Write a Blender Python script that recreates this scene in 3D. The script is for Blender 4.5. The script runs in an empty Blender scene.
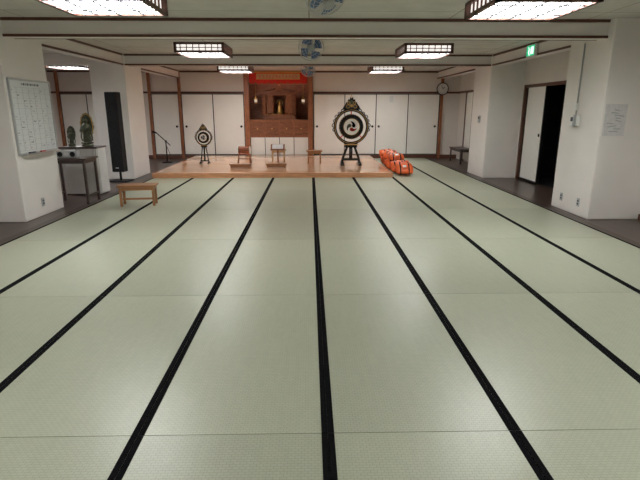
import bpy, bmesh, math, random
from mathutils import Matrix, Vector
random.seed(4)
sc = bpy.context.scene
sc.view_settings.view_transform = 'Standard'
sc.view_settings.look = 'None'

# ------------------------------------------------------------ materials
def newmat(name):
    m = bpy.data.materials.new(name); m.use_nodes = True
    nt = m.node_tree
    return m, nt, nt.nodes['Principled BSDF']

def N(nt, t, **kw):
    n = nt.nodes.new(t)
    for k, v in kw.items(): setattr(n, k, v)
    return n

def mat(name, col, rough=0.5, metal=0.0, var=0.06, scale=6.0, stretch=(1,1,1), bump=0.0, spec=None, coat=0.0):
    m, nt, b = newmat(name)
    tc = N(nt, 'ShaderNodeTexCoord'); mp = N(nt, 'ShaderNodeMapping'); mp.inputs['Scale'].default_value = stretch
    ns = N(nt, 'ShaderNodeTexNoise'); ns.inputs['Scale'].default_value = scale; ns.inputs['Detail'].default_value = 4
    cr = N(nt, 'ShaderNodeValToRGB')
    lo = [max(0, c*(1-var)) for c in col]; hi = [min(1, c*(1+var)) for c in col]
    cr.color_ramp.elements[0].position = .3; cr.color_ramp.elements[1].position = .7
    cr.color_ramp.elements[0].color = (*lo, 1); cr.color_ramp.elements[1].color = (*hi, 1)
    nt.links.new(tc.outputs['Object'], mp.inputs['Vector']); nt.links.new(mp.outputs[0], ns.inputs['Vector'])
    nt.links.new(ns.outputs['Fac'], cr.inputs['Fac']); nt.links.new(cr.outputs['Color'], b.inputs['Base Color'])
    b.inputs['Roughness'].default_value = rough; b.inputs['Metallic'].default_value = metal
    b.inputs['Coat Weight'].default_value = coat
    if spec is not None: b.inputs['Specular IOR Level'].default_value = spec
    if bump:
        bp = N(nt, 'ShaderNodeBump'); bp.inputs['Strength'].default_value = bump; bp.inputs['Distance'].default_value = .01
        nt.links.new(ns.outputs['Fac'], bp.inputs['Height']); nt.links.new(bp.outputs[0], b.inputs['Normal'])
    return m

def emit(name, col, s):
    m, nt, b = newmat(name)
    b.inputs['Base Color'].default_value = (*col, 1)
    b.inputs['Emission Color'].default_value = (*col, 1); b.inputs['Emission Strength'].default_value = s
    return m

def brickmat(name, c1, c2, mortar, bw, rh, ms, rough, offset=.5, bump=0, rot=0, freq=2, varscale=None):
    m, nt, b = newmat(name)
    tc = N(nt, 'ShaderNodeTexCoord'); mp = N(nt, 'ShaderNodeMapping'); mp.inputs['Rotation'].default_value = (0, 0, rot)
    br = N(nt, 'ShaderNodeTexBrick'); br.offset = offset; br.offset_frequency = freq
    for k, v in (('Color1', c1), ('Color2', c2), ('Mortar', mortar)): br.inputs[k].default_value = (*v, 1)
    br.inputs['Scale'].default_value = 1; br.inputs['Brick Width'].default_value = bw; br.inputs['Row Height'].default_value = rh
    br.inputs['Mortar Size'].default_value = ms; br.inputs['Mortar Smooth'].default_value = .3
    nt.links.new(tc.outputs['Object'], mp.inputs[0]); nt.links.new(mp.outputs[0], br.inputs['Vector'])
    ns = N(nt, 'ShaderNodeTexNoise'); ns.inputs['Scale'].default_value = varscale or 3
    mp2 = N(nt, 'ShaderNodeMapping'); mp2.inputs['Rotation'].default_value = (0, 0, rot); mp2.inputs['Scale'].default_value = (1, 8, 1) if varscale else (1, 1, 1)
    nt.links.new(tc.outputs['Object'], mp2.inputs[0]); nt.links.new(mp2.outputs[0], ns.inputs['Vector'])
    mx = N(nt, 'ShaderNodeMixRGB', blend_type='MULTIPLY'); mx.inputs['Fac'].default_value = .3
    nt.links.new(br.outputs['Color'], mx.inputs['Color1']); nt.links.new(ns.outputs['Fac'], mx.inputs['Color2'])
    nt.links.new(mx.outputs[0], b.inputs['Base Color'])
    b.inputs['Roughness'].default_value = rough
    return m, nt, b, br

# tatami : woven rush, per mat tone
def tatami():
    m, nt, b = newmat('tatami_rush')
    tc = N(nt, 'ShaderNodeTexCoord')
    br = N(nt, 'ShaderNodeTexBrick'); br.offset = .5
    br.inputs['Color1'].default_value = (.440, .462, .358, 1); br.inputs['Color2'].default_value = (.418, .440, .338, 1)
    br.inputs['Mortar'].default_value = (.325, .345, .250, 1)
    br.inputs['Scale'].default_value = 1; br.inputs['Brick Width'].default_value = .03; br.inputs['Row Height'].default_value = .016
    br.inputs['Mortar Size'].default_value = .002; br.inputs['Mortar Smooth'].default_value = .8
    nt.links.new(tc.outputs['Object'], br.inputs['Vector'])
    # per mat id
    sub = N(nt, 'ShaderNodeVectorMath', operation='SUBTRACT'); sub.inputs[1].default_value = (.08, .21, 0)
    dv = N(nt, 'ShaderNodeVectorMath', operation='DIVIDE'); dv.inputs[1].default_value = (.91, 1.82, 1)
    fl = N(nt, 'ShaderNodeVectorMath', operation='FLOOR')
    mlz = N(nt, 'ShaderNodeVectorMath', operation='MULTIPLY'); mlz.inputs[1].default_value = (1, 1, 0)
    wn = N(nt, 'ShaderNodeTexWhiteNoise', noise_dimensions='3D')
    nt.links.new(tc.outputs['Object'], sub.inputs[0]); nt.links.new(sub.outputs[0], dv.inputs[0]); nt.links.new(dv.outputs[0], fl.inputs[0])
    nt.links.new(fl.outputs[0], mlz.inputs[0]); nt.links.new(mlz.outputs[0], wn.inputs['Vector'])
    mr = N(nt, 'ShaderNodeMapRange'); mr.inputs['To Min'].default_value = .92; mr.inputs['To Max'].default_value = 1.06
    nt.links.new(wn.outputs['Value'], mr.inputs['Value'])
    ns = N(nt, 'ShaderNodeTexNoise'); ns.inputs['Scale'].default_value = 5; ns.inputs['Detail'].default_value = 6
    mp = N(nt, 'ShaderNodeMapping'); mp.inputs['Scale'].default_value = (6, 1, 1)
    nt.links.new(tc.outputs['Object'], mp.inputs[0]); nt.links.new(mp.outputs[0], ns.inputs['Vector'])
    mr2 = N(nt, 'ShaderNodeMapRange'); mr2.inputs['To Min'].default_value = .93; mr2.inputs['To Max'].default_value = 1.07
    nt.links.new(ns.outputs['Fac'], mr2.inputs['Value'])
    mu = N(nt, 'ShaderNodeMath', operation='MULTIPLY'); nt.links.new(mr.outputs[0], mu.inputs[0]); nt.links.new(mr2.outputs[0], mu.inputs[1])
    sc_ = N(nt, 'ShaderNodeVectorMath', operation='SCALE'); nt.links.new(br.outputs['Color'], sc_.inputs[0]); nt.links.new(mu.outputs[0], sc_.inputs['Scale'])
    nt.links.new(sc_.outputs[0], b.inputs['Base Color'])
    bp = N(nt, 'ShaderNodeBump'); bp.inputs['Strength'].default_value = .12; bp.inputs['Distance'].default_value = .0015; bp.invert = True
    nt.links.new(br.outputs['Fac'], bp.inputs['Height']); nt.links.new(bp.outputs[0], b.inputs['Normal'])
    b.inputs['Roughness'].default_value = .31
    return m

M = {}
M['tatami'] = tatami()
M['heri'] = mat('tatami_black_border', (.006, .006, .007), .9, scale=60, var=.3, spec=.05)
M['wall'] = mat('plaster_wall', (.79, .735, .69), .75, var=.025, scale=3, bump=.04)
M['column'] = mat('plaster_column', (.85, .81, .78), .75, var=.02, scale=3, bump=.04)
M['ceil'], _, _, _ = brickmat('ceiling_board', (.76, .73, .68), (.73, .70, .65), (.34, .30, .26), 1.82, .91, .008, .85, offset=0)
M['floorwood'], _, _, _ = brickmat('dark_floorboards', (.085, .055, .045), (.065, .042, .036), (.02, .014, .012), 1.2, .11, .002, .28, rot=math.pi/2, varscale=4)
M['stage'], _, _, _ = brickmat('polished_stage_boards', (.92, .56, .36), (.85, .49, .30), (.38, .18, .09), 1.8, .30, .003, .07, varscale=3)
M['trim'] = mat('brown_trim_wood', (.12, .05, .032), .45, var=.25, scale=8, stretch=(1, 1, 8))
M['post'] = mat('altar_post_wood', (.33, .12, .055), .35, var=.3, scale=6, stretch=(8, 8, 1))
M['edge'] = mat('stage_edge_wood', (.62, .30, .15), .3, var=.2, scale=5, stretch=(1, 8, 8))
M['fusuma'] = mat('fusuma_paper', (.87, .85, .80), .8, var=.02, scale=2)
M['black'] = mat('black_lacquer', (.012, .011, .012), .25, var=.2)
M['blackm'] = mat('black_matte', (.014, .014, .016), .6, var=.2, spec=.25)
M['gold'] = mat('gold_leaf', (.70, .42, .13), .4, metal=.8, var=.15, scale=20)
M['bronze'] = mat('aged_bronze', (.10, .11, .075), .45, metal=.4, var=.35, scale=15)
M['red'] = mat('red_cloth', (.70, .028, .015), .7, var=.2, scale=15)
M['orange'] = mat('orange_vinyl', (.80, .13, .025), .4, var=.2, scale=9)
M['altar'] = mat('altar_wood', (.26, .10, .05), .45, var=.35, scale=7, stretch=(1, 1, 8))
M['lightwood'] = mat('light_wood', (.60, .38, .19), .45, var=.18, scale=8, stretch=(1, 8, 8))
M['midwood'] = mat('mid_wood', (.36, .17, .075), .4, var=.2, scale=8, stretch=(1, 8, 8))
M['white'] = mat('white_plastic', (.82, .82, .80), .4, var=.02)
M['drape'] = mat('grey_drape_cloth', (.56, .55, .54), .8, var=.05)
M['cream'] = mat('drum_skin', (.86, .84, .78), .6, var=.05, scale=8)
M['board'] = mat('whiteboard_surface', (.74, .78, .80), .2, var=.01)
M['ink'] = mat('marker_ink', (.05, .06, .08), .6)
M['inkl'] = mat('faded_marker_ink', (.28, .30, .33), .6)
M['inkr'] = mat('red_marker_ink', (.5, .08, .08), .6)
M['alu'] = mat('brushed_aluminium', (.6, .6, .6), .35, metal=.9, var=.05)
M['grey'] = mat('grey_metal', (.45, .46, .47), .4, var=.05)
M['paper'] = mat('printed_paper', (.70, .69, .69), .7, var=.08, scale=25)
M['blue'] = mat('fan_blue_blade', (.10, .18, .38), .3, var=.1)
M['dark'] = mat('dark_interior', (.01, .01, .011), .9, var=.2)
M['darkwood'] = mat('dark_table_wood', (.05, .03, .025), .35, var=.3, scale=8, stretch=(1, 8, 8))
M['lamp'] = emit('fluorescent_panel', (.985, .985, .965), 28)
M['lampside'] = emit('lamp_side_panel', (1.0, .95, .90), .95)
M['green'] = emit('exit_sign_green', (.02, .55, .25), .8)
M['exitw'] = emit('exit_sign_white', (.8, 1, .9), 1.2)
M['glow'] = emit('added_lantern_glow', (1.0, .8, .6), .5)  # warm emission for the lanterns added inside the alcove
M['altfill'] = emit('altar_fill_emitter', (1.0, .92, .82), 16)  # emitter of the added fill light over the altar

# ------------------------------------------------------------ mesh builder
class B:
    def __init__(s, name, loc=(0, 0, 0), rz=0):
        s.name = name; s.loc = loc; s.rz = rz; s.bm = bmesh.new(); s.mats = []
    def mi(s, m):
        m = M[m]
        if m not in s.mats: s.mats.append(m)
        return s.mats.index(m)
    def _tag(s, verts, m, smooth=False):
        i = s.mi(m); fs = set()
        for v in verts: fs.update(v.link_faces)
        for f in fs:
            f.material_index = i
            if smooth and len(f.verts) <= 4: f.smooth = True
        return fs
    def box(s, c, d, m, rot=None, bev=0):
        mx = Matrix.Translation(c)
        if rot: mx = mx @ Matrix.Rotation(rot[2], 4, 'Z') @ Matrix.Rotation(rot[1], 4, 'Y') @ Matrix.Rotation(rot[0], 4, 'X')
        mx = mx @ Matrix.Diagonal((*d, 1))
        r = bmesh.ops.create_cube(s.bm, size=1, matrix=mx)
        s._tag(r['verts'], m)
        if bev:
            es = set()
            for v in r['verts']: es.update(v.link_edges)
            rr = bmesh.ops.bevel(s.bm, geom=list(es), offset=bev, segments=2, affect='EDGES', profile=.5)
            i = s.mi(m)
            for f in rr['faces']: f.material_index = i
    def b2(s, x0, x1, y0, y1, z0, z1, m, bev=0):
        s.box(((x0+x1)/2, (y0+y1)/2, (z0+z1)/2), (abs(x1-x0), abs(y1-y0), abs(z1-z0)), m, bev=bev)
    def cyl(s, p0, p1, r, m, r2=None, seg=20):
        p0 = Vector(p0); p1 = Vector(p1); d = p1-p0
        q = Vector((0, 0, 1)).rotation_difference(d.normalized()).to_matrix().to_4x4()
        mx = Matrix.Translation((p0+p1)/2) @ q
        rr = bmesh.ops.create_cone(s.bm, cap_ends=True, segments=seg, radius1=r, radius2=r if r2 is None else r2, depth=d.length, matrix=mx)
        s._tag(rr['verts'], m, True)
    def sph(s, c, r, m, sc=(1, 1, 1), seg=16):
        mx = Matrix.Translation(c) @ Matrix.Diagonal((r*sc[0], r*sc[1], r*sc[2], 1))
        rr = bmesh.ops.create_uvsphere(s.bm, u_segments=seg, v_segments=seg//2+2, radius=1, matrix=mx)
        s._tag(rr['verts'], m, True)
    def tube(s, pts, r, m, seg=8, closed=False):
        pts = [Vector(p) for p in pts]; n = len(pts); rings = []
        up = None
        for i, p in enumerate(pts):
            a = pts[(i-1) % n] if (closed or i > 0) else p
            b = pts[(i+1) % n] if (closed or i < n-1) else p
            t = (b-a).normalized()
            if up is None: up = t.orthogonal().normalized()
            else:
                up = (up - t*up.dot(t)).normalized()
            sd = t.cross(up)
            rings.append([s.bm.verts.new(p+(up*math.cos(k/seg*2*math.pi)+sd*math.sin(k/seg*2*math.pi))*r) for k in range(seg)])
        mi = s.mi(m)
        for i in range(n if closed else n-1):
            A = rings[i]; Bq = rings[(i+1) % n]
            for k in range(seg):
                f = s.bm.faces.new((A[k], A[(k+1) % seg], Bq[(k+1) % seg], Bq[k])); f.material_index = mi; f.smooth = True
        if not closed:
            for R in (rings[0], rings[-1]):
                f = s.bm.faces.new(R); f.material_index = mi
    def ring(s, c, R, r, m, ax='Y', n=40, seg=8):
        pts = []
        for i in range(n):
            a = i/n*2*math.pi; u = R*math.cos(a); v = R*math.sin(a)
            pts.append((c[0]+(0 if ax == 'X' else u), c[1]+(u if ax == 'X' else (0 if ax == 'Y' else v)), c[2]+(0 if ax == 'Z' else v)))
        s.tube(pts, r, m, seg, True)
    def lathe(s, c, prof, m, ax='Z', n=28, mats=None):
        rings = []
        for (r, h) in prof:
            R = []
            for i in range(n):
                a = i/n*2*math.pi; u = r*math.cos(a); v = r*math.sin(a)
                p = (u, v, h) if ax == 'Z' else ((u, h, v) if ax == 'Y' else (h, u, v))
                R.append(s.bm.verts.new((c[0]+p[0], c[1]+p[1], c[2]+p[2])))
            rings.append(R)
        for j in range(len(rings)-1):
            mi = s.mi(mats[j] if mats else m)
            for i in range(n):
                f = s.bm.faces.new((rings[j][i], rings[j][(i+1) % n], rings[j+1][(i+1) % n], rings[j+1][i])); f.material_index = mi; f.smooth = True
        for R, k in ((rings[0], 0), (rings[-1], -1)):
            f = s.bm.faces.new(R); f.material_index = s.mi(mats[k] if mats else m)
    def plate(s, out, y0, y1, m):
        A = [s.bm.verts.new((x, y0, z)) for x, z in out]; Bq = [s.bm.verts.new((x, y1, z)) for x, z in out]
        mi = s.mi(m); n = len(out); fs = [s.bm.faces.new(A), s.bm.faces.new(Bq[::-1])]
        for i in range(n): fs.append(s.bm.faces.new((A[i], Bq[i], Bq[(i+1) % n], A[(i+1) % n])))
        for f in fs: f.material_index = mi
    def done(s):
        bmesh.ops.recalc_face_normals(s.bm, faces=s.bm.faces)
        me = bpy.data.meshes.new(s.name); s.bm.to_mesh(me); s.bm.free()
        for m in s.mats: me.materials.append(m)
        o = bpy.data.objects.new(s.name, me); o.location = s.loc; o.rotation_euler = (0, 0, s.rz)
        sc.collection.objects.link(o); return o

H = 2.66; HB = 2.44; YB = 15.8; XR = 4.7; XC = 3.95; T = .015; PH = .12; PO = .1235
Y1a, Y1b = 6.72, 7.8; Y2a, Y2b = 11.1, 12.2

# ------------------------------------------------------------ shell
b = B('floor'); b.b2(-8.3, 5.6, -3.2, 17.0, -.12, 0, 'floorwood'); b.done()
b = B('ceiling'); b.b2(-8.3, 5.6, -3.2, 17.0, H, H+.12, 'ceil'); b.done()
for a in ((-3, 9.14, 0, H), (11.01, YB, 0, H), (9.14, 11.01, 2.035, H)):
    b = B('wall_right'); b.b2(XR, XR+.15, *a, 'wall'); b.done()
b = B('wall_left'); b.b2(-XR-.15, -XR, -3, 6.9, 0, H, 'wall'); b.done()
b = B('wall_left'); b.b2(-8.15, -XR, 6.9, 7.05, 0, H, 'wall'); b.done()
b = B('wall_left'); b.b2(-8.15, -8, 7.05, YB, 0, H, 'wall'); b.done()
b = B('wall_rear'); b.b2(-XR-.15, XR+.15, -3.15, -3, 0, H, 'wall'); b.done()
b = B('wall_back'); b.b2(-8.15, -2.02, YB, YB+.15, 0, H, 'wall'); b.done()
b = B('wall_back'); b.b2(.11, XR+.15, YB, YB+.15, 0, H, 'wall'); b.done()
b = B('wall_alcove_back'); b.b2(-2.02, .11, YB+1.0, YB+1.1, 0, H, 'altar'); b.done()
b = B('wall_alcove_left'); b.b2(-2.12, -2.02, YB+.15, YB+1.1, 0, H, 'altar'); b.done()
b = B('wall_alcove_right'); b.b2(.11, .21, YB+.15, YB+1.1, 0, H, 'altar'); b.done()
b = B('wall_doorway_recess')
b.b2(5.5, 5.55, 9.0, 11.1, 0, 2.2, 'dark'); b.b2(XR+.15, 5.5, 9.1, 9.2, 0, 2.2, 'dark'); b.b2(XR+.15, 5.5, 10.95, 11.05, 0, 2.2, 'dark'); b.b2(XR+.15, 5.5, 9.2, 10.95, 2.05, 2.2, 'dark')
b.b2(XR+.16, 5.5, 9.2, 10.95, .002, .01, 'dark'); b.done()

for sx, nm in ((1, 'right'), (-1, 'left')):
    for k, (ya, yb) in enumerate(((Y1a, Y1b), (Y2a, Y2b))):
        b = B('column_%s' % nm)
        b.box((sx*(XC+XR)/2, (ya+yb)/2, H/2), (XR-XC, yb-ya, H), 'column', bev=.012); b.done()
b = B('ceiling_beam_front'); b.b2(-8.1, XR, 6.86, 7.1, HB, H, 'column'); b.done()
b = B('ceiling_beam_middle'); b.b2(-8.0, XR, 11.15, 11.4, HB, H, 'column'); b.done()
for sx in (1, -1):
    b = B('ceiling_beam_side'); b.b2(sx*(XC+.03), sx*(XC+.25), 7.1, YB, HB, H, 'column'); b.done()
b = B('trim_1')
for yy in (6.86, 11.15):
    b.b2(-XC+.0, XC-.0, yy-.02, yy, HB-.01, HB+.022, 'trim')
    b.b2(-XR, XR, yy-.025, yy, H-.035, H, 'trim')
    b.b2(-XC, XC, yy+.24, yy+.262, HB-.005, HB+.02, 'trim')
for sx in (1, -1):
    for ya, yb in ((7.1, 11.1), (11.4, YB)):
        b.b2(sx*(XC+.03), sx*(XC+.005), ya, yb, HB-.01, HB+.02, 'trim')
        b.b2(sx*(XC+.03), sx*(XC+.005), ya, yb, H-.035, H, 'trim')
    b.b2(sx*XR, sx*(XR-.03), -3, Y1a, H-.05, H, 'trim')
    b.b2(sx*XR, sx*(XR-.03), -3, Y1a, 2.02, 2.08, 'trim')
b.b2(XR, XR-.03, 7.8, 9.14, 2.0, 2.06, 'trim'); b.b2(XR, XR-.03, 12.2, YB, 2.0, 2.06, 'trim')
b.done()
b = B('trim_2')
for x0, x1 in ((-7.95, -2.02), (.11, XR)):
    b.b2(x0, x1, YB-.05, YB, 1.995, 2.05, 'trim'); b.b2(x0, x1, YB-.04, YB, H-.05, H, 'trim')
    b.b2(x0, x1, YB-.06, YB, 0, .115, 'trim')
for x in (-7.7, -5.95, -4.92, -4.0, 4.12):
    b.b2(x-.04, x+.04, YB-.08, YB, 0, H, 'post')
b.done()
b = B('baseboard_right'); b.b2(XR-.02, XR, 7.8, 9.12, 0, .08, 'trim'); b.b2(XR-.02, XR, 12.2, 13.6, 0, .08, 'trim'); b.b2(XR-.02, XR, -3, Y1a, 0, .08, 'trim'); b.done()
b = B('baseboard_left'); b.b2(-XR, -XR+.02, -3, Y1a, 0, .08, 'trim'); b.done()

di = 1
for x0, x1 in ((-7.65, -6.85), (-6.85, -6.0), (-4.87, -4.05), (-3.95, -2.99), (-2.99, -2.04), (.13, 1.1), (1.1, 2.08), (2.08, 3.08), (3.08, 4.06)):
    b = B('fusuma_sliding_door'); yo = YB-.045 + (.015 if di % 2 else 0)
    b.b2(x0, x1, yo, YB-.002, .12, 1.99, 'fusuma')
    for xx in (x0, x1): b.b2(xx-.011, xx+.011, yo-.008, yo+.01, .12, 1.99, 'blackm')
    b.b2(x0, x1, yo-.008, yo+.01, .12, .145, 'blackm'); b.b2(x0, x1, yo-.008, yo+.01, 1.965, 1.99, 'blackm')
    hx = x1-.1 if di % 2 else x0+.1
    b.lathe((hx, yo, 1.0), [(.035, 0), (.035, -.008), (.026, -.008), (.02, -.002)], 'black', ax='Y')
    b.done(); di += 1
b = B('tatami_mat_floor')
xs = [.08+.91*k for k in range(-4, 5)]
def matpiece(x0, x1, y0, y1):
    g = .002
    b.b2(x0+.001, x1-.001, y0+g, y1-g, .001, T, 'tatami')
    for xa, xb in ((x0+.001, x0+.031), (x1-.031, x1-.001)): b.b2(xa, xb, y0+g, y1-g, .002, T+.0012, 'heri')
for i in range(len(xs)-1):
    ys = [-1.61+1.82*k for k in range(8)]
    for y0 in ys[:-1]: matpiece(xs[i], xs[i+1], y0, y0+1.82)
    if xs[i] > 1.85:
        for y0, y1 in ((11.13, 12.95), (12.95, 14.77), (14.77, 15.7)): matpiece(xs[i], xs[i+1], y0, y1)
b.done()
b = B('trim_3')
b.b2(3.725, 3.84, -2.9, 15.7, .0, T, 'darkwood'); b.b2(-3.68, -3.565, -2.9, 11.1, 0, T, 'darkwood'); b.done()

# ------------------------------------------------------------ stage
b = B('wooden_stage_platform')
b.b2(-3.56, 1.895, 11.16, YB-.11, 0.0, PH, 'stage', bev=.004)
b.b2(-3.57, 1.9, 11.14, 11.165, T+.002, PH-.035, 'edge')
b.b2(-3.57, 1.9, 11.135, 11.2, PH-.03, PH+.002, 'edge', bev=.004)
b.done()

# ------------------------------------------------------------ doors on the right wall
b = B('door_1')
for y in (9.17, 10.98): b.b2(XR-.03, XR+.06, y-.028, y+.028, 0.002, 2.03, 'trim')
b.b2(XR+.03, XR+.07, 10.08, 10.95, .02, 1.99, 'fusuma')
for y in (10.08, 10.93): b.b2(XR+.02, XR+.08, y-.02, y+.02, 0.02, 1.99, 'blackm')
b.b2(XR+.02, XR+.08, 10.08, 10.95, .02, .05, 'blackm'); b.b2(XR-.02, XR+.1, 9.2, 10.95, 1.97, 2.03, 'trim')
b.lathe((XR+.03, 10.2, 1.0), [(.035, 0), (.035, -.008), (.02, -.003)], 'black', ax='X')
b.done()
b = B('door_2')
b.b2(XR-.03, XR-.001, 13.7, 15.0, .05, 1.98, 'fusuma')
for y in (13.7, 14.35, 15.0): b.b2(XR-.05, XR-.001, y-.03, y+.03, 0.002, 1.995, 'trim')
b.done()

# ------------------------------------------------------------ ceiling lights
def fixture(x, y, w=.88, d=1.0, h=.17):
    b = B('ceiling_light', (x, y, H-h))
    b.b2(-w/2+.035, w/2-.035, -d/2+.035, d/2-.035, .03, h-.03, 'lampside')
    for i in range(2):
        for j in range(2):
            x0 = -w/2+.055+i*(w/2-.04); y0 = -d/2+.055+j*(d/2-.04)
            b.b2(x0, x0+w/2-.07, y0, y0+d/2-.07, .022, .034, 'lamp')
    b.b2(-w/2, w/2, -d/2, d/2, h-.035, h, 'trim')
    b.b2(-w/2+.03, w/2-.03, -.016, .016, .006, .03, 'grey'); b.b2(-.016, .016, -d/2+.03, d/2-.03, .006, .03, 'grey')
    for sx in (-1, 1):
        b.b2(sx*w/2, sx*(w/2-.04), -d/2, d/2, 0, .035, 'trim'); b.b2(-w/2, w/2, sx*d/2, sx*(d/2-.04), 0, .035, 'trim')
        for sy in (-1, 1): b.b2(sx*w/2, sx*(w/2-.045), sy*d/2, sy*(d/2-.045), 0, h, 'trim')
    for i in range(1, 8):
        xx = -w/2+w*i/8
        for sy in (-1, 1): b.b2(xx-.007, xx+.007, sy*(d/2-.03), sy*(d/2-.012), .03, h-.03, 'trim')
        b.b2(xx-.007, xx+.007, -d/2+.04, d/2-.04, .004, .018, 'blackm' if i % 2 == 0 else 'grey')
    for i in range(1, 8):
        yy = -d/2+d*i/8
        for sx in (-1, 1): b.b2(sx*(w/2-.03), sx*(w/2-.012), yy-.007, yy+.007, .03, h-.03, 'trim')
        b.b2(-w/2+.04, w/2-.04, yy-.007, yy+.007, .004, .018, 'blackm' if i % 2 == 0 else 'grey')
    for sy in (-1, 1): b.b2(-w/2, w/2, sy*(d/2-.03), sy*(d/2-.014), h*.5-.006, h*.5+.006, 'trim')
    b.done()
for x, y, w in ((2.24, 5.4, 1.0), (-2.02, 5.25, 1.0), (2.14, 9.75, .88), (-1.94, 9.7, .88), (2.05, 13.9, .85), (-1.97, 13.9, .85), (-5.85, 12.7, .88), (2.3, 1.2, 1), (-2.3, 1.2, 1), (-5.9, 9.2, .88)):  # last three are out of view, added to brighten the room
    fixture(x, y, w)

def fan(x, y, rz, tilt, R=.17):
    b = B('ceiling_orbit_fan', (x, y, H), rz)
    b.lathe((0, 0, 0), [(.10, 0), (.10, -.03), (.05, -.06), (.03, -.07), (.03, -.12), (.045, -.14), (.03, -.17)], 'grey')
    rot = Matrix.Rotation(tilt, 4, 'X'); c = Vector((0, -.08, -.245))
    def P(x, yy, z): return c + (rot @ Vector((x, yy, z)))
    b.tube([(0, 0, -.14), (0, .02, -.2), tuple(P(0, .1, 0))], .018, 'grey')
    b.cyl(P(0, .0, 0), P(0, .15, 0), .06, 'grey', r2=.045)
    b.cyl(P(0, -.095, 0), P(0, .0, 0), .04, 'grey')
    for rr, yy in ((R, 0), (R*.97, -.03), (R*.97, .03), (R*.75, -.07), (R*.5, -.085), (R*.28, -.09), (R*.7, .07)):
        b.tube([P(rr*math.cos(a/36*2*math.pi), yy, rr*math.sin(a/36*2*math.pi)) for a in range(36)], .003, 'alu', 5, True)
    for k in range(20):
        a = k/20*2*math.pi; ca, sa = math.cos(a), math.sin(a)
        b.tube([P(.04*ca, -.09, .04*sa), P(R*.75*ca, -.07, R*.75*sa), P(R*ca, 0, R*sa), P(R*.7*ca, .07, R*.7*sa), P(.05*ca, .08, .05*sa)], .0022, 'alu', 4)
    for k in range(4):
        a0 = k/4*2*math.pi
        inner = b.bm.verts.new(P(0.03*math.cos(a0), -.045, .03*math.sin(a0)))
        v = [(a0+(i/5)*1.15, R*.87-.02*abs(i/5-.5)) for i in range(6)]
        vs = [b.bm.verts.new(P(r*math.cos(a), -.05+.04*(i/5), r*math.sin(a))) for i, (a, r) in enumerate(v)]
        mi = b.mi('blue')
        for i in range(5):
            f = b.bm.faces.new((inner, vs[i], vs[i+1])); f.material_index = mi; f.smooth = True
    b.done()
fan(.1, 4.45, .5, .9, .17); fan(.02, 7.9, .1, .25, .19); fan(.0, 11.85, -.4, .3, .18)

# ------------------------------------------------------------ altar alcove
b = B('altar_alcove_frame')
for x in (-1.945, .035): b.b2(x-.072, x+.072, YB-.1, YB+.1, 0.005, H-.002, 'post')
b.b2(-2.0, .1, YB-.06, YB+.02, H-.06, H-.002, 'post')
b.b2(-1.87, -.04, YB-.05, YB+.0, 2.26, 2.33, 'post')
b.b2(-1.87, -.04, YB+.02, YB+.95, .66, .72, 'post')
b.b2(-1.87, -.04, YB-.04, YB+.9, 1.14, 1.2, 'post')
b.b2(-1.87, -.04, YB, YB+.02, .72, 1.14, 'altar')
for i in range(5):
    x = -1.87+1.83*i/4; b.b2(x-.02, x+.02, YB-.02, YB+.0, .72, 1.14, 'post')
for i in range(4):
    b.sph((-1.87+1.83*(i+.5)/4, YB-.012, .93), .022, 'gold')
b.b2(-1.87, -.04, YB, YB+.02, .12, .66, 'fusuma')
for i in range(5):
    x = -1.87+1.83*i/4; b.b2(x-.008, x+.008, YB-.012, YB, .12, .66, 'blackm')
b.done()
b = B('altar_fill_light')  # added fill light, hidden behind the valance to brighten the altar
b.b2(-1.6, -.3, YB+.04, YB+.12, H-.04, H-.003, 'white'); b.cyl((-1.55, YB+.08, H-.06), (-.35, YB+.08, H-.06), .018, 'altfill', seg=12)
b.done()
b = B('red_altar_valance')
b.b2(-1.84, -.07, YB-.135, YB-.11, 2.32, 2.62, 'red')
b.b2(-1.84, -.07, YB-.145, YB-.105, 2.60, 2.63, 'gold')
b.b2(-1.62, -.29, YB-.142, YB-.132, 2.40, 2.57, 'gold')
b.b2(-1.60, -.31, YB-.146, YB-.14, 2.415, 2.555, 'lightwood')
for i in range(12):
    x = -1.5+i*.1
    for k in range(5):
        b.box((x+random.uniform(-.015, .015), YB-.148, 2.44+k*.022), (random.uniform(.03, .06), .004, .009), 'red', rot=(0, random.uniform(-.6, .6), 0))
n = 9
for i in range(n):
    x = -1.84+1.77*(i+.5)/n; w = 1.77/n/2
    b.plate([(x+w*math.cos(math.pi+a*math.pi/8), 2.33+.05*math.sin(math.pi+a*math.pi/8)) for a in range(9)], YB-.13, YB-.112, 'red')
b.done()
b = B('buddhist_altar_shrine', (-.955, YB+.42, 1.202))
b.b2(-.52, .52, -.3, .3, 0, .08, 'altar', .008); b.b2(-.46, .46, -.26, .28, .08, .14, 'altar', .005); b.b2(-.5, .5, -.3, .3, .14, .165, 'post', .004)
b.b2(-.45, .45, .22, .28, .17, .85, 'altar')
for x in (-.42, -.2, .2, .42):
    b.cyl((x, -.22, .165), (x, -.22, .78), .022, 'post'); b.cyl((x, -.22, .165), (x, -.22, .19), .03, 'gold'); b.cyl((x, -.22, .74), (x, -.22, .76), .03, 'gold')
for sx in (-1, 1):
    b.b2(sx*.45, sx*.47, -.24, .28, .17, .82, 'altar')
    b.box((sx*.47, -.3, .48), (.18, .02, .62), 'altar', rot=(0, 0, sx*.9)); b.box((sx*.31, -.225, .48), (.16, .012, .55), 'post')
    for k in range(5): b.box((sx*.31, -.235, .26+k*.11), (.13, .01, .010), 'altar')
b.b2(-.5, .5, -.27, .28, .78, .84, 'altar'); b.b2(-.42, .42, -.28, -.26, .74, .78, 'post')
ro = []
for i in range(21):
    t = i/20*2-1; ro.append((t*.62, .88+.06*abs(t)**3 + .16*(1-abs(t))**1.5))
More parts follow.
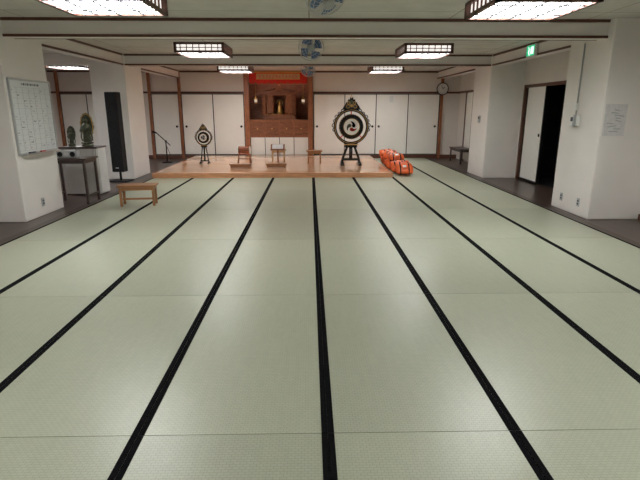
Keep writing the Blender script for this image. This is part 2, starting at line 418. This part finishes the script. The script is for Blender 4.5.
ro2 = [(x, z-.045) for x, z in ro[::-1]]
b.plate(ro+ro2, -.30, .3, 'altar')
b.plate([(-.14, .9), (.14, .9), (.08, .97), (0, 1.0), (-.08, .97)], -.33, -.29, 'post')
b.cyl((0, -.32, 1.06), (0, .3, 1.06), .025, 'gold')
b.lathe((0, 0, .165), [(.12, 0), (.14, .03), (.1, .06), (.12, .09), (.06, .11)], 'gold')
b.lathe((0, 0, .27), [(.1, 0), (.085, .05), (.06, .12), (.065, .17), (.025, .2), (.02, .21)], 'gold'); b.sph((0, 0, .52), .042, 'gold'); b.sph((0, 0, .565), .02, 'gold')
b.ring((0, .05, .52), .09, .008, 'gold')
for sx in (-1, 1):
    b.lathe((sx*.3, -.1, .165), [(.035, 0), (.012, .02), (.012, .14), (.04, .16), (.05, .22), (.035, .28), (.01, .3)], 'gold', n=14)
b.done()
for x in (-1.7, -.2):
    b = B('added_altar_lantern', (x, YB+.3, 1.72))  # lantern added to give the shrine interior some warm light
    b.cyl((0, 0, .2), (0, 0, .935), .005, 'gold', seg=6)
    b.lathe((0, 0, 0), [(.01, -.03), (.05, 0), (.06, .02)], 'gold', n=6); b.lathe((0, 0, 0), [(.045, .02), (.05, .10)], 'glow', n=6)
    b.lathe((0, 0, 0), [(.08, .10), (.05, .15), (.015, .2)], 'gold', n=6); b.done()

# ------------------------------------------------------------ ornate drums
def flame(w, h, n=9):
    pts = []
    for i in range(n*2+1):
        t = i/(n*2); x = -w+2*w*t
        z = h*(1-abs(2*t-1)**1.4)*(1 if i % 2 == 0 else .82)
        pts.append((x, z))
    return pts
def ring_drum(name, loc, rz, R, zc):
    # gagaku hanging drum: open black ring frame, drum suspended inside it, carved flame crest
    b = B(name, loc, rz); s = R/.44
    for sx in (-1, 1):
        b.box((sx*.24*s, 0, .035*s), (.1*s, .5*s, .07*s), 'black', bev=.01*s)
        b.box((sx*.24*s, 0, .085*s), (.08*s, .3*s, .04*s), 'black', bev=.006*s)
        b.tube([(sx*.25*s, 0, .08*s), (sx*.22*s, 0, .2*s), (sx*.1*s, 0, zc-R-.1*s), (sx*.18*s, 0, zc-R+.03*s)], .034*s, 'black')
    b.box((0, 0, .16*s), (.5*s, .09*s, .07*s), 'black', bev=.008*s); b.box((0, 0, zc-R-.09*s), (.34*s, .13*s, .07*s), 'black', bev=.008*s)
    b.box((0, 0, zc-R-.045*s), (.4*s, .15*s, .02*s), 'gold', bev=.004*s)
    b.cyl((0, 0, .15*s), (0, 0, zc-R-.05*s), .05*s, 'black')
    for rr in (R*.99, R*1.05): b.ring((0, 0, zc), rr, .026*s, 'black', n=56, seg=10)
    b.ring((0, -.027*s, zc), R*1.02, .006*s, 'gold', n=56)
    # carved cloud scrolls around the outside of the ring
    for k in range(15):
        a = math.radians(-10+k*200/14); r0 = R*1.09
        c, sn = math.cos(a), math.sin(a); cx, cz = r0*c, zc+r0*sn; q = (.038+.012*(k % 2))*s
        b.tube([(cx+q*math.cos(a+u), 0, cz+q*math.sin(a+u)) for u in [-1.8+i*.45 for i in range(9)]], .012*s, 'black', 6)
    # carved crest
    b.plate([(x, z+zc+R*1.03) for x, z in flame(.26*s, .36*s)], -.02*s, .02*s, 'black')
    b.plate([(x, z+zc+R+.05*s) for x, z in flame(.17*s, .25*s)], -.028*s, .028*s, 'bronze')
    for sx in (-1, 1):
        for r1, z1 in ((.045, .1), (.035, .19)):
            b.ring((sx*(.1-.25*(z1-.1))*s, -.03*s, zc+R+z1*s), r1*s, .008*s, 'gold', n=18, seg=6)
    b.sph((0, -.03*s, zc+R+.12*s), .04*s, 'gold'); b.cyl((0, 0, zc+R+.36*s), (0, 0, zc+R+.44*s), .012*s, 'gold', r2=.002)
    rd = R*.74; d = .13*s
    b.lathe((0, 0, zc), [(rd*.94, -d), (rd, -d*.8), (rd*1.04, 0), (rd, d*.8), (rd*.94, d)], 'black', ax='Y', n=48)
    b.lathe((0, 0, zc), [(rd*.99, -d*.98), (rd*.68, -d*1.05), (rd*.65, -d*1.06), (rd*.01, -d*1.08)], 'cream', ax='Y', n=48, mats=['black', 'gold', 'cream'])
    for k in range(3):
        a = k*2*math.pi/3+.5
        for j in range(9):
            aa = a+j*.15; rr = rd*(.20+.028*j); sz = rd*(.15-.014*j)
            b.cyl((rr*math.cos(aa), -d*1.07, zc+rr*math.sin(aa)), (rr*math.cos(aa), -d*1.12, zc+rr*math.sin(aa)), sz, ('black', 'bronze', 'red')[k] if s > .6 else 'black', seg=14)
    for k in range(28):
        a = k/28*2*math.pi; b.sph((rd*1.0*math.cos(a), -d*.8, zc+rd*1.0*math.sin(a)), .011*s, 'gold', seg=8)
    for a in (math.pi/2, math.pi*1.25, -math.pi/4):
        b.cyl((rd*math.cos(a), 0, zc+rd*math.sin(a)), (R*math.cos(a), 0, zc+R*math.sin(a)), .014*s, 'red', seg=8)
    b.done()
ring_drum('hanging_taiko_drum', (1.06, 12.75, PO), 0, .405, .97)
ring_drum('small_gong_drum', (-2.80, 13.2, PO), 0, .195, .68)

# ------------------------------------------------------------ little stage furniture
def lowtable(name, loc, w, d, h, m, rz=0, shelf=False):
    b = B(name, loc, rz)
    b.box((0, 0, h-.015), (w, d, .03), m, bev=.006)
    for sx in (-1, 1):
        for sy in (-1, 1): b.box((sx*(w/2-.05), sy*(d/2-.04), (h-.03)/2), (.035, .035, h-.03), m)
        b.box((sx*(w/2-.05), 0, h-.06), (.02, d-.1, .05), m)
    for sy in (-1, 1): b.box((0, sy*(d/2-.04), h-.06), (w-.12, .02, .05), m)
    if shelf: b.box((0, 0, h*.3), (w-.1, .03, .03), m)
    return b
lowtable('low_wooden_stand', (-1.72, 12.2, PO), .52, .26, .1, 'midwood').done()
lowtable('low_wooden_stand', (-.83, 12.25, PO), .52, .26, .1, 'midwood').done()
lowtable('small_offering_table', (.12, 13.2, PO), .42, .3, .34, 'midwood').done()
lowtable('small_offering_table', (-.86, 13.6, PO), .42, .3, .34, 'lightwood').done()
b = B('kakko_drum', (-1.72, 13.0, PO))
for sx in (-1, 1):
    b.tube([(sx*.16, -.1, 0.01), (sx*.14, 0, .28)], .014, 'altar'); b.tube([(sx*.16, .1, 0.01), (sx*.14, 0, .28)], .014, 'altar')
    b.box((sx*.16, 0, .012), (.03, .3, .024), 'altar')
b.cyl((-.15, 0, .14), (.15, 0, .14), .012, 'altar')
b.lathe((0, 0, .36), [(.09, -.17), (.1, -.165), (.1, -.14), (.075, -.13), (.09, 0), (.075, .13), (.1, .14), (.1, .165), (.09, .17)], 'cream', ax='X', mats=['cream', 'cream', 'black', 'altar', 'altar', 'black', 'cream', 'cream'])
for k in range(12):
    a = k/12*2*math.pi; a2 = a+math.pi/12
    b.tube([(-.14, .1*math.cos(a), .36+.1*math.sin(a)), (.14, .1*math.cos(a2), .36+.1*math.sin(a2))], .004, 'orange', 5)
b.done()
b = B('sutra_book_stand', (-.83, 12.9, PO))
b.box((0, 0, .015), (.3, .24, .03), 'altar', bev=.004); b.box((0, 0, .22), (.04, .04, .4), 'altar'); b.box((0, -.02, .45), (.36, .02, .2), 'altar', rot=(-.9, 0, 0)); b.box((0, -.11, .39), (.36, .05, .02), 'altar')
b.box((0, -.03, .463), (.28, .012, .16), 'paper', rot=(-.9, 0, 0)); b.done()

b = B('orange_cushion_pile', (2.22, 11.36, T+.002))
def sgn(v, p): return math.copysign(abs(v)**p, v)
def pillow(c, dims, rot, jit):
    nu, nv = 28, 14
    mx = Matrix.Translation(c) @ Matrix.Rotation(rot[2], 4, 'Z') @ Matrix.Rotation(rot[1], 4, 'Y') @ Matrix.Rotation(rot[0], 4, 'X')
    io, ib = b.mi('orange'), b.mi('blackm')
    rows = []
    for j in range(1, nv):
        ph = -math.pi/2+math.pi*j/nv; R = []
        for i in range(nu):
            th = 2*math.pi*i/nu
            x = sgn(math.cos(ph), .8)*sgn(math.cos(th), .45); z = sgn(math.cos(ph), .8)*sgn(math.sin(th), .45); y = sgn(math.sin(ph), .9)
            w = 1+.035*math.sin(7*x+jit)*math.cos(6*z+jit)
            R.append(b.bm.verts.new(mx @ Vector((x*dims[0]/2*w, y*dims[1]/2*w, z*dims[2]/2*w))))
        rows.append(R)
    for j in range(len(rows)-1):
        for i in range(nu):
            f = b.bm.faces.new((rows[j][i], rows[j][(i+1) % nu], rows[j+1][(i+1) % nu], rows[j+1][i])); f.smooth = True
            f.material_index = ib if j in (len(rows)//2,) else io
    for R in (rows[0], rows[-1]):
        f = b.bm.faces.new(R); f.material_index = io; f.smooth = True
    for sx in (-.24, .24):
        b.tube([mx @ Vector((sx*dims[0], -dims[1]*.5*math.cos(t)*1.02, dims[2]*.5*math.sin(t)*1.0)) for t in [k/12*math.pi*2 for k in range(12)]], .015, 'blackm', 6, True)
    b.box(tuple(mx @ Vector((0, -dims[1]*.5, .02))), (dims[0]*.2, .012, dims[2]*.2), 'cream', rot=rot)
for k in range(12):
    lean = .8-.02*k
    pillow((.05*math.sin(k*2.3), .12+k*.225, .16), (.42+.04*math.sin(k*3), .14, .31), (-lean, .08*math.sin(k*1.9), .2*math.sin(k*1.3)), k*1.7)
for k in range(7):
    pillow((.04*math.cos(k*1.7)-.05, 1.15+k*.225, .33), (.38, .14, .26), (-1.0, .1*math.sin(k*2.9), -.2*math.sin(k*1.1)), k*2.3)
zmin = min(v.co.z for v in b.bm.verts)
for v in b.bm.verts: v.co.z -= zmin
b.done()

b = B('microphone_stand', (-4.2, 14.6, 0.001))
b.lathe((0, 0, 0), [(.15, 0), (.15, .02), (.04, .035), (.016, .05)], 'blackm'); b.cyl((0, 0, .03), (0, 0, .62), .017, 'blackm'); b.sph((0, 0, .62), .03, 'blackm')
b.tube([(.12, 0, .5), (0, 0, .62), (-.24, -.04, .86)], .014, 'blackm'); b.cyl((-.24, -.04, .86), (-.35, -.055, .90), .02, 'blackm', r2=.034)
b.tube([(0, .02, .5), (.08, .05, .25), (.06, .1, .012), (.3, .2, .01)], .007, 'blackm'); b.done()

b = B('wall_clock', (4.12, YB-.081, 2.13))
b.lathe((0, 0, 0), [(.175, 0), (.19, -.02), (.182, -.04), (.168, -.04), (.163, -.025), (.02, -.025)], 'white', ax='Y', mats=['grey', 'blackm', 'blackm', 'blackm', 'white'])
for k in range(12):
    a = k*math.pi/6; b.box((.13*math.sin(a), -.028, .13*math.cos(a)), (.008, .004, .022), 'ink', rot=(0, a, 0))
b.box((.03, -.03, .03), (.014, .004, .09), 'ink', rot=(0, .8, 0)); b.box((-.02, -.032, .05), (.01, .004, .12), 'ink', rot=(0, -.4, 0)); b.done()

b = B('whiteboard', (-XC+.002, 6.77, .93))
W, Hh = 1.02, .98
b.b2(0, .02, 0, W, 0, Hh, 'board')
for z in (0, Hh): b.b2(0, .03, -.01, W+.01, z-.012, z+.012, 'grey')
for y in (0, W): b.b2(0, .03, y-.012, y+.012, 0, Hh, 'grey')
b.b2(0.02, .09, .05, W-.05, -.02, -.005, 'alu'); b.b2(.03, .06, .2, .34, -.005, .015, 'ink'); b.b2(.03, .055, .5, .62, -.005, .01, 'inkr')
for i in range(1, 7):
    yy = W*i/7; b.b2(.0201, .0215, yy-.001, yy+.001, .04, Hh-.1, 'inkl')
for i in range(13):
    z = .04+(Hh-.14)*i/12; b.b2(.0201, .0215, .03, W-.03, z-.001, z+.001, 'inkl')
for i in range(7):
    for j in range(12):
        if random.random() < .6:
            for k in range(random.randint(2, 4)):
                b.box((.021, W*(i+.15)/7+k*.024, .04+(Hh-.14)*(j+.5)/12+random.uniform(-.008, .008)), (.0015, random.uniform(.006, .015), random.uniform(.004, .022)), 'inkl' if random.random() < .7 else 'ink', rot=(random.uniform(-.5, .5), 0, 0))
for k in range(10): b.box((.021, .3+k*.045, Hh-.055), (.0015, .03, .028), 'ink' if k % 2 else 'inkl', rot=(random.uniform(-.4, .4), 0, 0))
b.done()

b = lowtable('dark_side_table', (-3.93, 8.2, 0), .68, .5, .76, 'darkwood')
for sx in (-1, 1): b.box((sx*.29, 0, .15), (.025, .44, .03), 'darkwood')
b.done()
b = B('portable_radio', (-3.95, 8.15, .761)); b.box((0, 0, .055), (.34, .12, .11), 'grey', bev=.012)
for sx in (-1, 1): b.lathe((sx*.1, -.06, .055), [(.042, 0), (.042, -.006), (.034, -.006), (.015, -.002)], 'blackm', ax='Y')
b.tube([(-.14, 0, .11), (-.13, 0, .15), (.13, 0, .15), (.14, 0, .11)], .007, 'blackm'); b.box((0, -.062, .06), (.07, .004, .05), 'alu'); b.done()
b = B('draped_statue_stand', (-4.15, 9.15, 0))
b.b2(-.34, .34, -.22, .22, .84, .87, 'darkwood', .006)
n = 72; top = []; bot = []
for i in range(n):
    t = i/n*2*math.pi; x = sgn(math.cos(t), .25); y = sgn(math.sin(t), .25); f = 1+.035*math.sin(i*1.4)
    top.append(b.bm.verts.new((x*.335, y*.215, .845))); bot.append(b.bm.verts.new((x*.34*f, y*.225*f, .03)))
mi = b.mi('drape')
for i in range(n):
    f = b.bm.faces.new((top[i], top[(i+1) % n], bot[(i+1) % n], bot[i])); f.material_index = mi; f.smooth = True
for sx in (-1, 1):
    for sy in (-1, 1): b.box((sx*.28, sy*.16, .42), (.04, .04, .84), 'darkwood')
b.done()
def statue(name, loc, s, rz=0):
    b = B(name, loc, rz)
    b.lathe((0, 0, 0), [(.12*s, 0), (.125*s, .03*s), (.09*s, .05*s), (.11*s, .08*s), (.06*s, .1*s)], 'bronze')
    for k in range(12):
        a = k/12*2*math.pi; b.sph((.105*s*math.cos(a), .105*s*math.sin(a), .075*s), .024*s, 'bronze', (1, 1, .8), seg=8)
    b.lathe((0, 0, .1*s), [(.075*s, 0), (.085*s, .02*s), (.07*s, .12*s), (.06*s, .22*s), (.08*s, .3*s), (.09*s, .35*s), (.04*s, .39*s), (.028*s, .41*s)], 'bronze')
    b.sph((0, 0, .555*s), .05*s, 'bronze', (1, 1, 1.15)); b.sph((0, 0, .62*s), .02*s, 'bronze'); b.sph((0, -.05*s, .552*s), .009*s, 'bronze', (1, 1, 1.6), seg=8)
    for sx in (-1, 1):
        b.sph((sx*.048*s, 0, .545*s), .014*s, 'bronze', (.5, 1, 2), seg=8)
        b.tube([(sx*.08*s, 0, .44*s), (sx*.115*s, -.02*s, .33*s), (sx*.02*s, -.09*s, .36*s)], .023*s, 'bronze')
        b.tube([(sx*.1*s, -.02*s, .33*s), (sx*.12*s, 0, .2*s), (sx*.11*s, .01*s, .12*s)], .015*s, 'bronze')
    for k in range(5):
        b.tube([(-.06*s, -.04*s, (.42-.05*k)*s), (0, -.085*s, (.36-.05*k)*s), (.06*s, -.04*s, (.42-.05*k)*s)], .006*s, 'bronze', 5)
    b.plate([(math.cos(a)*.14*s*(1+.05*(k % 2)), (.45+.26*math.sin(a)*(1+.05*(k % 2)))*s) for k, a in enumerate([i/28*2*math.pi for i in range(28)])], .06*s, .075*s, 'bronze')
    if s > .7: b.tube([(math.cos(a)*.13*s, .058*s, (.45+.245*math.sin(a))*s) for a in [i/28*2*math.pi for i in range(28)]], .008, 'gold', 6, True)
    b.cyl((0, .066*s, .08*s), (0, .066*s, .25*s), .015*s, 'bronze')
    b.done()
statue('buddha_statue', (-4.04, 9.12, .871), .82)
statue('buddha_statue', (-4.34, 9.16, .871), .50, .2)
b = B('tower_speaker', (-4.13, 10.75, 0.001), -.12)
b.box((0, 0, .012), (.42, .36, .024), 'blackm', bev=.006); b.cyl((0, 0, .02), (0, 0, .25), .025, 'blackm')
b.box((0, 0, 1.04), (.26, .2, 1.66), 'blackm', bev=.015); b.box((0, -.105, 1.04), (.22, .012, 1.58), 'blackm', bev=.004)
for z in (.5, .85, 1.2, 1.55): b.ring((0, -.112, z), .075, .005, 'black', n=28, seg=6)
b.box((0, -.113, .30), (.07, .004, .02), 'grey'); b.done()
lowtable('wooden_bench', (-2.78, 7.9, T+.001), .60, .3, .34, 'midwood', rz=.12, shelf=True).done()
lowtable('dark_bench', (4.4, 14.3, T+.001), .4, 1.1, .42, 'darkwood').done()

b = B('exit_sign', (XC+.004, 9.1, 2.42))
b.b2(0, -.05, -.17, .17, 0, .2, 'white', .005); b.b2(-.051, -.055, -.155, .155, .015, .185, 'green'); b.b2(-.056, -.058, -.13, -.02, .04, .16, 'exitw')
b.box((-.057, .05, .1), (.003, .04, .08), 'exitw', rot=(.4, 0, 0)); b.sph((-.057, .07, .155), .015, 'exitw', (.2, 1, 1)); b.box((-.057, .04, .05), (.003, .02, .07), 'exitw', rot=(-.6, 0, 0)); b.done()
b = B('wall_intercom', (XC-.001, 7.35, 1.36))
b.box((-.025, 0, .0), (.05, .2, .16), 'white', bev=.008); b.box((-.06, -.05, 0), (.03, .05, .17), 'grey', bev=.008); b.box((-.052, .04, .02), (.006, .07, .06), 'ink')
b.cyl((-.012, .02, .08), (-.012, .02, 1.07), .011, 'grey', seg=8); b.box((-.02, .02, .2), (.03, .06, .1), 'white', bev=.004); b.done()
for sx, yy in ((1, 7.0), (1, 7.5), (-1, 7.2)):
    b = B('wall_outlet', (sx*(XC-.001), yy, .2)); b.box((-sx*.005, 0, 0), (.01, .07, .12), 'grey', bev=.003); b.box((-sx*.011, 0, .02), (.003, .04, .025), 'ink'); b.box((-sx*.011, 0, -.02), (.003, .04, .025), 'ink'); b.done()
b = B('thermostat', (XC-.001, 11.6, 1.3)); b.box((-.012, 0, 0), (.024, .12, .16), 'grey', bev=.006); b.box((-.025, 0, .03), (.004, .08, .05), 'ink'); b.done()
b = B('evacuation_map_poster', (4.13, Y1a-.001, 1.38))
b.box((0, -.003, 0), (.3, .006, .42), 'paper')
for k in range(9): b.box((random.uniform(-.06, .06), -.007, -.15+k*.035), (random.uniform(.06, .14), .002, .014), 'grey', rot=(0, random.uniform(-.3, .3), 0))
b.done()
b = B('paper_notice', (2.55, YB-.05, 1.83)); b.box((0, -.003, 0), (.16, .006, .22), 'white')
for k in range(5): b.box((0, -.007, -.07+k*.035), (.1, .002, .008), 'grey')
b.done()

# ------------------------------------------------------------ world + camera
w = bpy.data.worlds.new('world'); sc.world = w; w.use_nodes = True
w.node_tree.nodes['Background'].inputs[0].default_value = (.5, .5, .5, 1); w.node_tree.nodes['Background'].inputs[1].default_value = .1
cam = bpy.data.cameras.new('camera'); co = bpy.data.objects.new('camera', cam); sc.collection.objects.link(co)
cam.sensor_width = 36; cam.lens = 27.45
co.location = (0, 0, 1.508+T); co.rotation_euler = (math.radians(75.0), 0, math.radians(-1.19))
sc.camera = co
